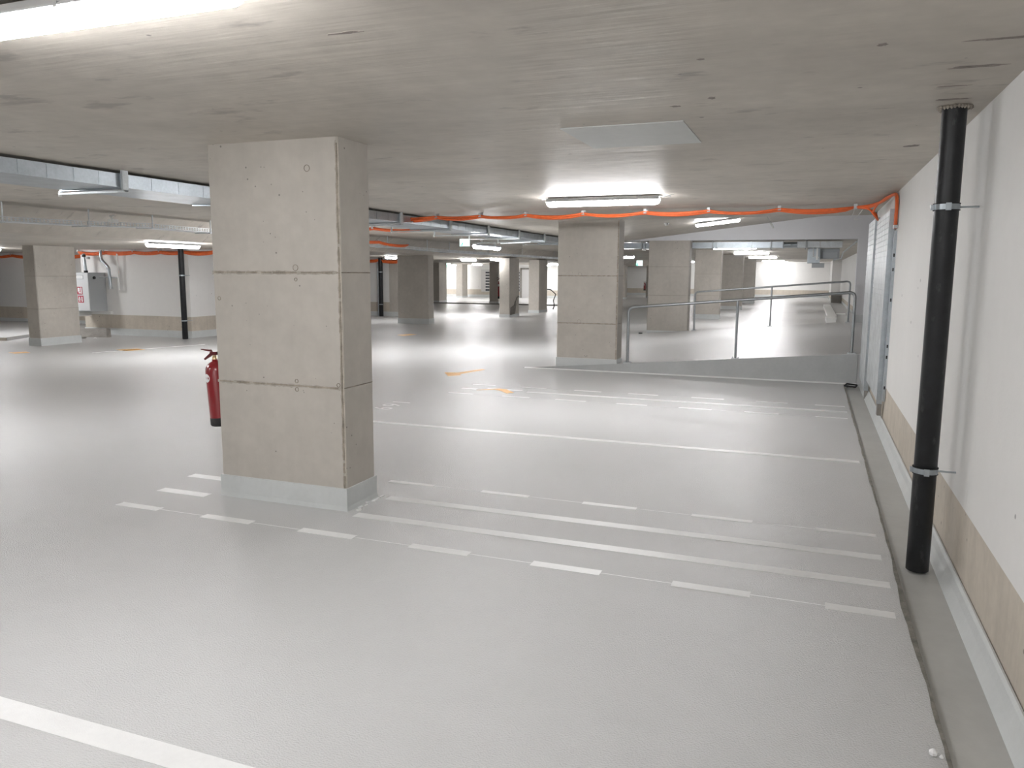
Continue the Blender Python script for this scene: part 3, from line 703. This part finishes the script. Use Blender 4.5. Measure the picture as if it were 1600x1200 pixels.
# leaning dark slab + rubble + raised kerb at left
m = MB(); m.rings([[(-16.55, 13.35, .0), (-16.55, 13.5, .0), (-16.55, 13.78, .16), (-16.55, 13.66, .17)], [(-15.35, 13.62, .0), (-15.35, 13.75, .0), (-15.62, 13.98, .18), (-15.62, 13.86, .20)]])
tag(m.build('concrete_slab', 'dark_concrete'), 'dark concrete slab leaning at the wall foot below the cabinet', 'slab')
for i, (x, y, s) in enumerate(((-16.1, 13.1, .05), (-15.6, 13.2, .07), (-15.35, 13.3, .035), (-16.3, 13.0, .04))):
    m = MB(); m.lathe([(.001, 0), (s, .01), (s*.8, s*.5), (.001, s*.7)], (x, y, 0), 7, smooth=False)
    tag(m.build('rubble_piece', ('white_plastic', 'dark_concrete')[i % 2]), ['dark', 'pale', 'dark', 'pale'][0] and ('pale' if i % 2 == 0 else 'dark')+' rubble piece lying before the leaning slab, '+('small', 'large', 'tiny', 'flat')[i]+' one', 'debris')
m = MB(); m.prism([(-24, 9.6), (-16.6, 12.1), (-17.1, 13.1), (-17.1, 16.2), (-24, 16.2)], 0, .07, 0)
o = m.build('raised_kerb', ['floor_coating']); tag(o, 'low raised floor plinth at the left edge before the wall', 'kerb')
m = MB(); m.rings([[(-24, 9.58, 0), (-16.6, 12.08, 0), (-16.6, 12.08, .068), (-24, 9.58, .068)], [(-24, 9.59, 0), (-16.6, 12.09, 0), (-16.6, 12.09, .068), (-24, 9.59, .068)]]); m.build('kerb_face', 'wall_concrete', o)

# ================================================================== EXIT SIGNS
def exit_sign(x, y, z, wd, hg, label, top):
    root = empty('exit_sign', (x, y, z)); tag(root, label, 'exit sign', 'illuminated exit signs')
    m = MB(); m.box(-wd/2-.008, wd/2+.008, 0, .03, -hg/2-.008, hg/2+.008); m.build('frame', 'grey_steel', root)
    m = MB(); m.box(-wd/2, wd/2, -.004, 0, -hg/2, hg/2); m.build('light_panel', 'sign_glow', root)
    m = MB(); y0, y1 = -.007, -.004                # green running figure and arrow
    s = hg/.12
    m.box(-.085*s, -.075*s, y0, y1, -.05*s, .0); m.box(-.085*s, -.02*s, y0, y1, -.055*s, -.045*s)
    m.rings([[(-.06*s, y, -.045*s), (-.045*s, y, -.05*s), (-.03*s, y, -.01*s), (-.045*s, y, .01*s)] for y in (y0, y1)])
    m.rings([[(-.045*s, y, -.01*s), (-.035*s, y, -.02*s), (-.012*s, y, -.035*s), (-.018*s, y, -.02*s)] for y in (y0, y1)])
    m.build('pictogram', 'sign_green', root)
    m = MB(); m.tube([(-wd*.3, .015, hg/2), (-wd*.3, .015, top-z)], .004, 6); m.tube([(wd*.3, .015, hg/2), (wd*.3, .015, top-z)], .004, 6); m.build('suspension', 'galvanised_dull', root)
exit_sign(-7.2, 15.9, 2.20, .235, .155, 'glowing green and white exit sign hanging near the duct', HC)
exit_sign(-18.0, 37.6, 1.93, .30, .20, 'tiny bright exit sign below and left of the large exit sign', HL)
exit_sign(-8.0, 38.5, 2.05, .3, .26, 'tiny bluish exit sign right of the ramp foot pillar', HC)
# pipe linking lamp and duct
m = MB(); m.tube([(-5.95, 14.9, 2.14), (-5.3, 14.9, 2.16)], .016, 8); m.tube([(-6.9, 15.8, 2.19), (-6.1, 15.0, 2.15)], .008, 6)
tag(m.build('lamp_bar', 'galvanised_dull'), 'thin steel bar carrying the light beside the exit sign', 'bar')

# ================================================================== SMALL CEILING THINGS
m = MB(); m.box(-1.395, -.70, 4.41, 5.15, HC-.006, HC+.01); o = m.build('ceiling_plate', 'patch_plate')
tag(o, 'pale rectangular plate set in the concrete ceiling', 'ceiling plate')
for x, y, lab in ((-2.8, 16.0, 'small white detector on the sloping ceiling above the ramp'), (-7.9, 18.5, 'small white detector on the ceiling above the broad pillar'), (-6.3, 24.0, 'small white detector left of the ramp foot pillar')):
    z = (cz(x)-.02 if 12 < y < 20 and x > X0 else HC)
    ro = empty('smoke_detector', (x, y, z)); tag(ro, lab, 'detector', 'ceiling detectors')
    m = MB(); m.lathe([(.05, .002), (.05, -.018), (.001, -.018)], n=20); m.build('base', 'white_plastic', ro)
    m = MB(); m.lathe([(.038, -.018), (.034, -.045), (.015, -.055), (.001, -.055)], n=20); m.build('sensor', 'white_plastic', ro)
m = MB(); m.tube([(-.62, 12.1, 2.30), (-.58, 12.2, 2.22)], .012, 8); m.tube([(-.66, 12.0, HC), (-.62, 12.1, 2.30)], .004, 6)
tag(m.build('hanging_anchor', 'white_plastic'), 'short white anchor hanging from the ceiling above the railings', 'anchor')
for i, (x, y, lx, ly, lab) in enumerate((
        (.60, 3.29, .14, .016, 'long dark smear on the ceiling at the top right picture corner'), (.56, 3.68, .11, .026, 'wide dark smear on the ceiling, second from the top right corner'),
        (.53, 4.02, .07, .014, 'thin dark smear on the ceiling, just before the drain pipe top'), (.57, 4.31, .08, .020, 'dark smear on the ceiling beside the drain pipe top'),
        (.55, 5.75, .05, .05, 'small square dark mark on the ceiling beyond the drain pipe'), (.19, 3.23, .02, .022, 'round dark blotch on the ceiling left of the corner smears'),
        (-.45, 3.21, .016, .012, 'small dark dot on the ceiling above the pale plate'), (-.49, 3.91, .02, .03, 'small slanting dark tick on the ceiling right of the pale plate'),
        (-.68, 4.04, .03, .018, 'dark scratch on the ceiling near the pale plate corner'), (-1.56, 2.45, .07, .012, 'dark scuff on the ceiling above the nearest pillar, right of the large light'))):
    pts = []
    for t in range(18):
        a = 2*math.pi*t/18; k_ = random.uniform(.65, 1.15); pts.append((x+lx*k_*math.cos(a), y+ly*k_*math.sin(a)+.1*lx*math.cos(a)*random.uniform(0, .6)))
    m = MB(); m.rings([[(px_, py_, z) for px_, py_ in pts] for z in (HC-.0006, HC+.001)]); tag(m.build('ceiling_stain', 'ceiling_smear'), lab, 'stain')
# ================================================================== FLOOR DEBRIS
m = MB(); m.tube(arc_path([(.50, 11.72, .012), (.63, 11.60, .012), (.66, 11.72, .03), (.53, 11.82, .03), (.50, 11.72, .012)], .02, 3), .011, 8); m.box(.52, .64, 11.64, 11.68, .0, .02)
tag(m.build('steel_bracket', 'black_rubber'), 'small black steel bracket lying at the right end of the ramp kerb', 'bracket')
m = MB(); m.lathe([(.003, 0), (.012, .004), (.014, .014), (.006, .022), (.001, .024)], (.452, 2.68, 0), 7, smooth=False); m.lathe([(.002, 0), (.008, .004), (.003, .012)], (.475, 2.672, 0), 6, smooth=False)
tag(m.build('white_chip', 'sign_white'), 'tiny white plaster chip on the floor at the bottom right', 'debris')

# ================================================================== FAR BACKGROUND THINGS
lv = empty('louvre_door', (-18.9, 45.9, .4)); tag(lv, 'dark slatted louvre in the far back wall', 'louvre')
m = MB(); m.box(-19.65, -17.02, 45.93, 46.0, .35, 1.75); under(m.build('frame', 'door_paint'), lv)
for a, b_ in ((-19.35, -18.45), (-17.95, -17.05)):
    m = MB(); m.box(a, b_, 45.91, 45.93, .40, 1.68); under(m.build('opening', 'dark_opening'), lv)
    m = MB()
    for i in range(7): m.box(a, b_, 45.87, 45.91, .52+i*.18, .60+i*.18)
    under(m.build('slats', 'door_paint'), lv)
dd = empty('metal_door', (-16.2, 45.9, 0)); tag(dd, 'pale door in the far back wall between two narrow pillars', 'door')
m = MB(); m.box(-16.9, -15.5, 45.93, 46.0, .0, 1.75); under(m.build('leaf', 'door_paint'), dd)
m = MB(); m.box(-17.0, -16.9, 45.9, 46.0, .0, 1.85); m.box(-15.5, -15.4, 45.9, 46.0, .0, 1.85); m.box(-17, -15.4, 45.9, 46, 1.75, 1.85); under(m.build('frame', 'dark_concrete'), dd)
# kerb stones and crate in the hall behind the ramp
for i, (y0, y1, x0, x1, h, lab) in enumerate(((27.0, 28.6, .48, .78, .16, 'nearest white kerb block beside the hall wall behind the ramp'), (29.0, 40.0, .55, .85, .14, 'long white kerb strip running back beside the hall wall'),
        (32.3, 33.0, .92, 1.25, .06, 'small pale block lying right of the kerb strip'))):
    m = MB(); m.box(x0, x1, y0, y1, 0, h); tag(m.build('kerb_block', 'white_plastic', bevel=.01), lab, 'kerb')
m = MB(); m.box(1.02, 1.53, 46.5, 47.2, 0, .42)
for i in range(6): m.box(1.03+i*.085, 1.06+i*.085, 46.48, 46.5, .03, .40)
tag(m.build('slatted_crate', 'dark_concrete'), 'grey slatted crate at the far end of the hall wall', 'crate')
m = MB(); m.lathe([(.001, 0), (.05, 0), (.05, .02), (.001, .02)], (-3.98, 19.5, .05), 8); tag(m.build('rubber_stop', 'black_rubber'), 'small black lump at the ramp edge left of the rear pillar', 'debris')
